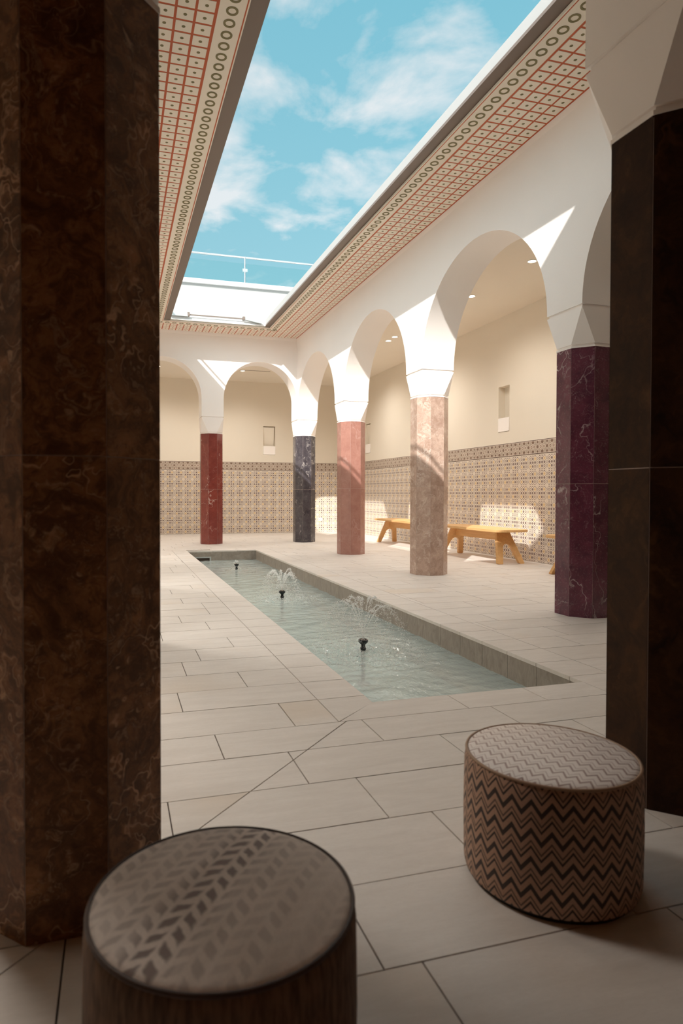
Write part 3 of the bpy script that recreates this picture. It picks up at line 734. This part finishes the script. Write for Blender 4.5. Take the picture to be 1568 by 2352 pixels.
for k in range(n):
    a, b = 2*math.pi*k/n, 2*math.pi*(k+1)/n
    P_ = lambda r, t, z: (r*math.cos(t), r*math.sin(t), z)
    RING.face([P_(ri, a, -.003), P_(ri, b, -.003), P_(ro, b, -.003), P_(ro, a, -.003)]); RING.face([P_(ro, a, -.003), P_(ro, b, -.003), P_(ro, b, .001), P_(ro, a, .001)]); RING.face([P_(ri, a, -.003), P_(ri, a, .001), P_(ri, b, .001), P_(ri, b, -.003)])
RINGM = RING.mesh('ring', MAT_OLIVE)
def soffit(name, label, board, cells, band, rings, strips):
    mb = MB(); mb.box(*board, ZS, ZS+.02)
    s = struct(mb.build(name, MAT_RED), label, 'ceiling')
    MB().box(*band, ZS-.0018, ZS+.02).build('band', MAT_CELL, s)
    for st in strips: MB().box(*st[:4], ZS-.0028, ZS-.0015).build('line', st[4], s)
    L = []
    for (x, y) in cells:
        pr = project((x, y, ZS)); L.append(((0 if in_view((x, y, ZS), 8) else 1, pr[2] if pr else 99), x, y))
    L.sort(); st_ = MB(); mats = []
    for i, (kk, x, y) in enumerate(L):
        if i < 300 and kk[0] == 0: put('soffit_cell', CELL, s, (x, y, ZS-.0018))
        else:
            b = len(st_.v); st_.v += [(vx+x, vy+y, vz+ZS-.0018) for vx, vy, vz in CELL_MB.v]; st_.f += [tuple(b+q for q in f) for f in CELL_MB.f]; mats += [p.material_index for p in CELL.polygons]
    if st_.f:
        me = st_.mesh('soffit_field', MAT_CELL); me.materials.append(MAT_OLIVE); me.polygons.foreach_set('material_index', mats); tag(put('soffit_field', me, s), kind='stuff')
    for (x, y) in rings: put('ring', RINGM, s, (x, y, ZS-.0018))
EY = YC-HS                                           # arcade faces
EXR, EXL = XC-HS, X0+HS
ys = [EY-.012-PYC*(k+.5) for k in range(93)]
SR = EXR-.022-4*PXC; SLX = EXL+.022+4*PXC; SB = EY-.012-4*PYC
yr = [y for y in ys if y > YO0]
soffit('ceiling_right', 'cream soffit on the right with red grid, dots and a row of olive rings', (SR-.012, EXR, YO0, EY), [(EXR-.022-PXC*(c+.5), y) for c in range(4) for y in yr],
       (XO1, SR-.012, YO0, YO1), [((XO1+SR)/2, y) for y in yr if y < SB-.02], [(XO1, XO1+.009, YO0, EY-.64, MAT_CELL), (XO1+.009, XO1+.018, YO0, EY-.63, MAT_RED)])
soffit('ceiling_left', 'cream soffit on the left with red grid, dots and a row of olive rings', (EXL, SLX+.012, YO0, EY), [(EXL+.022+PXC*(c+.5), y) for c in range(4) for y in yr],
       (SLX+.012, XO0, YO0, YO1), [((XO0+SLX)/2, y) for y in yr if y < SB-.02], [(XO0-.009, XO0, YO0, EY-.64, MAT_CELL), (XO0-.018, XO0-.009, YO0, EY-.63, MAT_RED)])
xs = [EXR-.022-PXC*(k+.5) for k in range(4, 100) if EXR-.022-PXC*(k+.5) > SLX+.02]
soffit('ceiling_back', 'cream soffit at the far end with red grid and olive rings', (SLX+.012, SR-.012, SB-.012, EY), [(x, EY-.012-PYC*(k+.5)) for k in range(4) for x in xs],
       (SLX+.012, SR-.012, YO1, SB-.012), [(x, (YO1+SB)/2) for x in xs], [(XO0, XO1, YO1, YO1+.009, MAT_RED)])
struct(MB().box(EXL, EXR, Y0+HS, YO0, ZS, ZS+.02).build('ceiling_front', MAT_CELL), 'soffit just over the foreground columns, out of view', 'ceiling')
# roof slab, skylight frame, parapet
FX0, FX1, FY0, FY1 = .962, 2.722, 3.22, 11.93
mb = MB(); z0, z1 = ZS+.05, ZS+.07
RX0, RX1, RY0, RY1 = XL-.4, XR+.4, YF-.4, YB+.4
for r in ((RX0, FX0-.02, RY0, RY1), (FX1+.06, RX1, RY0, RY1), (FX0-.02, FX1+.06, RY0, FY0-.02), (FX0-.02, FX1+.06, FY1+.06, RY1)): mb.box(*r, z0, z1)
struct(mb.build('roof', MAT_ROOF), 'flat pale roof around the open skylight', 'roof')
fr = thing('skylight', 'taupe metal frame with white kerb around the open skylight', 'skylight', ((FX0+FX1)/2, (FY0+FY1)/2, ZS+.024))
ox, oy = fr.location.x, fr.location.y
def fbox(name, x0, x1, y0, y1, z0, z1, mat): return MB().box(x0-ox, x1-ox, y0-oy, y1-oy, z0-fr.location.z, z1-fr.location.z).build(name, mat, fr)
zf0, zf1 = ZS+.024, ZS+.05
fbox('rail', XO0-.05, FX0, FY0-.1, FY1+.08, zf0, zf1, MAT_BROWNMETAL); fbox('rail', FX1, XO1+.05, FY0-.1, FY1+.08, zf0, zf1, MAT_BROWNMETAL)
fbox('rail', FX0, FX1, FY0-.1, FY0, zf0, zf1, MAT_BROWNMETAL); fbox('rail', FX0, FX1, FY1, FY1+.08, zf0, zf1, MAT_WHITEMETAL)
fbox('kerb', FX1+.004, FX1+.055, FY0, FY1+.06, zf1, ZS+.145, MAT_COPING); fbox('kerb', FX0+.01, FX1+.004, FY1+.01, FY1+.055, zf1, ZS+.085, MAT_WHITEMETAL)
act = thing('skylight_actuator', 'grey opener bar with two folding arms at the far edge of the skylight', 'actuator', (1.83, FY1-.03, ZS+.11))
MB().box(-.60, .50, -.012, .012, .0, .018).build('bar', MAT_BROWNMETAL, act)
MB().box(-.88, -.56, -.03, .03, -.030, .030).build('arm', MAT_GREYMETAL, act); MB().prism([(.46, -.005), (.80, -.062), (.83, -.035), (.50, .035)], -.03, .03, lambda u, v, w: (u, w, v)).build('arm', MAT_GREYMETAL, act)
MB().box(-.57, -.53, -.035, .035, -.02, .045).build('bracket', MAT_BROWNMETAL, act); MB().box(.45, .49, -.035, .035, -.015, .045).build('bracket', MAT_BROWNMETAL, act)
par = thing('roof_parapet', 'white sunlit parapet wall on the roof beyond the skylight', 'parapet', (2.0, 14.1, ZS+.07))
MB().box(-4.0, 4.2, -.10, .10, 0, 1.30).build('wall', MAT_PARAPET, par); MB().box(-4.05, 4.25, -.16, .15, 1.30, 1.40).build('coping', MAT_COPING, par)
bal = thing('glass_balustrade', 'glass balustrade with steel handrail on top of the white parapet', 'balustrade', (2.75, 14.1, ZS+1.47))
MB().tube([(-3.6, 0, .60), (3.3, 0, .60)], .024, 12).build('handrail', MAT_STEEL, bal, 40)
for x in (-3.4, -1.7, 0, 1.7, 3.2):
    p = MB().tube([(x, -.02, 0), (x, -.02, .59)], .016, 10).build('post', MAT_STEEL, bal, 40)
    MB().box(x-.055, x+.055, -.035, .035, .28, .345).build('clamp', MAT_STEEL, p)
for a, b in ((-3.38, -1.72), (-1.68, -.02), (.02, 1.68), (1.72, 3.18)): MB().box(a, b, .0, .010, .03, .47).build('pane', MAT_GLASS, bal)
hr = thing('roof_handrail', 'slim steel handrail on the roof along the left of the skylight', 'handrail', (.56, 7.4, ZS+.07))
MB().tube([(0, -4.8, .50), (0, 4.6, .50)], .020, 8).tube([(0, -4.8, .50), (2.2, -4.8, .50)], .02, 8).build('rail', MAT_STEEL, hr, 40)
for y in (-4.8, -3.2, -1.6, 0, 1.6, 3.2, 4.6): MB().tube([(0, y, 0), (0, y, .5)], .016, 8).build('post', MAT_STEEL, hr, 40)
for x in (.74, 1.48, 2.2): MB().tube([(x, -4.8, 0), (x, -4.8, .5)], .016, 8).build('post', MAT_STEEL, hr, 40)

# ------------------------------------------------------------------ benches
def bench(yc, label):
    t = thing('bench', label, 'bench', (5.40, yc, 0), 0, 'wooden benches along the tiled wall')
    Ls, w, r = .955, .272, .13                       # half length, half width, corner radius
    pl = []
    for cx, cy, a0 in ((w-r, -Ls+r, -90), (w-r, Ls-r, 0), (-w+r, Ls-r, 90), (-w+r, -Ls+r, 180)):
        for k in range(7): a = math.radians(a0+15*k); pl.append((cx+r*math.cos(a), cy+r*math.sin(a)))
    half1 = clip(pl, 0, -1, .62); half2 = clip(pl, 0, 1, -.6215)
    for h_ in (half1, half2): MB().prism(h_, .456, .490).build('seat', MAT_WOOD, t)
    MB().box(-.022, .022, -.66, .66, .318, .456).build('stringer', MAT_WOOD, t)
    for s in (-1, 1):
        prof = [(-.105, .455), (-.215, .012), (-.205, 0), (-.145, 0), (-.132, .012)]+[(-.075*math.cos(a)+.0, .205+.075*math.sin(a)) for a in (math.pi*k/10 for k in range(11))]+[(.132, .012), (.145, 0), (.205, 0), (.215, .012), (.105, .455)]
        mb = MB(); off = lambda z: s*(.855-.22*z/.455)
        th = .026
        n_ = len(prof)
        mb.v = [(x, off(z)-th, z) for x, z in prof]+[(x, off(z)+th, z) for x, z in prof]
        mb.f = [(k, (k+1) % n_, n_+(k+1) % n_, n_+k) for k in range(n_)]
        # two sides as strips (concave outline)
        inner = list(range(4, 4+13)); 
        for base, flip in ((0, False), (n_, True)):
            L_ = [0, 1, 2, 3, 4, 5, 6, 7, 8, 9, 10]; Rr = [n_-1-k for k in L_]
            quads = [(0, 1, 4, 5), (1, 2, 3, 4)]
            fs = [(0, 1, 4), (1, 2, 3), (1, 3, 4), (0, 4, 5), (0, 5, 6), (0, 6, 7), (0, 7, 8), (0, 8, 9), (0, 9, 10)]
            fs2 = [tuple(n_-1-k for k in f[::-1]) for f in fs]+[(0, 10, n_-1)]
            for f in fs+fs2: mb.f.append(tuple(base+k for k in (f[::-1] if flip else f)))
        mb.build('trestle', MAT_WOOD, t)
    return t
bench(8.826, 'light oak bench with splayed trestles by the tiles, beside the rose-brown column')
bench(11.50, 'light oak bench farther back, between the salmon and rose-brown columns')
bench(5.97, 'light oak bench end peeking out from behind the purple column')

# ------------------------------------------------------------------ stools
def stool(x, y, R, Hh, side, top, pip, label, rot):
    t = thing('stool', label, 'stool', (x, y, 0), rot, 'round upholstered stools')
    MB().lathe([(R-.014, 0), (R-.014, .012)], 64).build('base', MAT_BLACK, t, 40)
    MB().lathe([(R-.012, .010), (R-.004, .014), (R, .03), (R+.002, Hh*.5), (R, Hh-.03), (R-.003, Hh-.012), (R-.008, Hh-.004)], 96, cap=(True, False)).build('side', side, t, 60)
    prof = [(R-.008, Hh-.006)]+[((R-.008)*math.cos(a), Hh-.004+.016*math.sin(a)) for a in (math.radians(q) for q in (8, 18, 30, 45, 60, 75, 86))]
    MB().lathe(prof, 96, cap=(False, True)).build('cushion', top, t, 60)
    MB().torus(R-.006, .0042, Hh-.004, 96, 8).build('piping', pip, t, True)
    return t
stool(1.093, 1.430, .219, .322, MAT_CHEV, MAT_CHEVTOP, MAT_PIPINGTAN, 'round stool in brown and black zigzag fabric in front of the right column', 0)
stool(.1695, 1.0615, .223, .330, MAT_LEAFSIDE, MAT_LEAFTOP, MAT_PIPING, 'round stool with blurred taupe leaf-pattern top in the left foreground', 0)
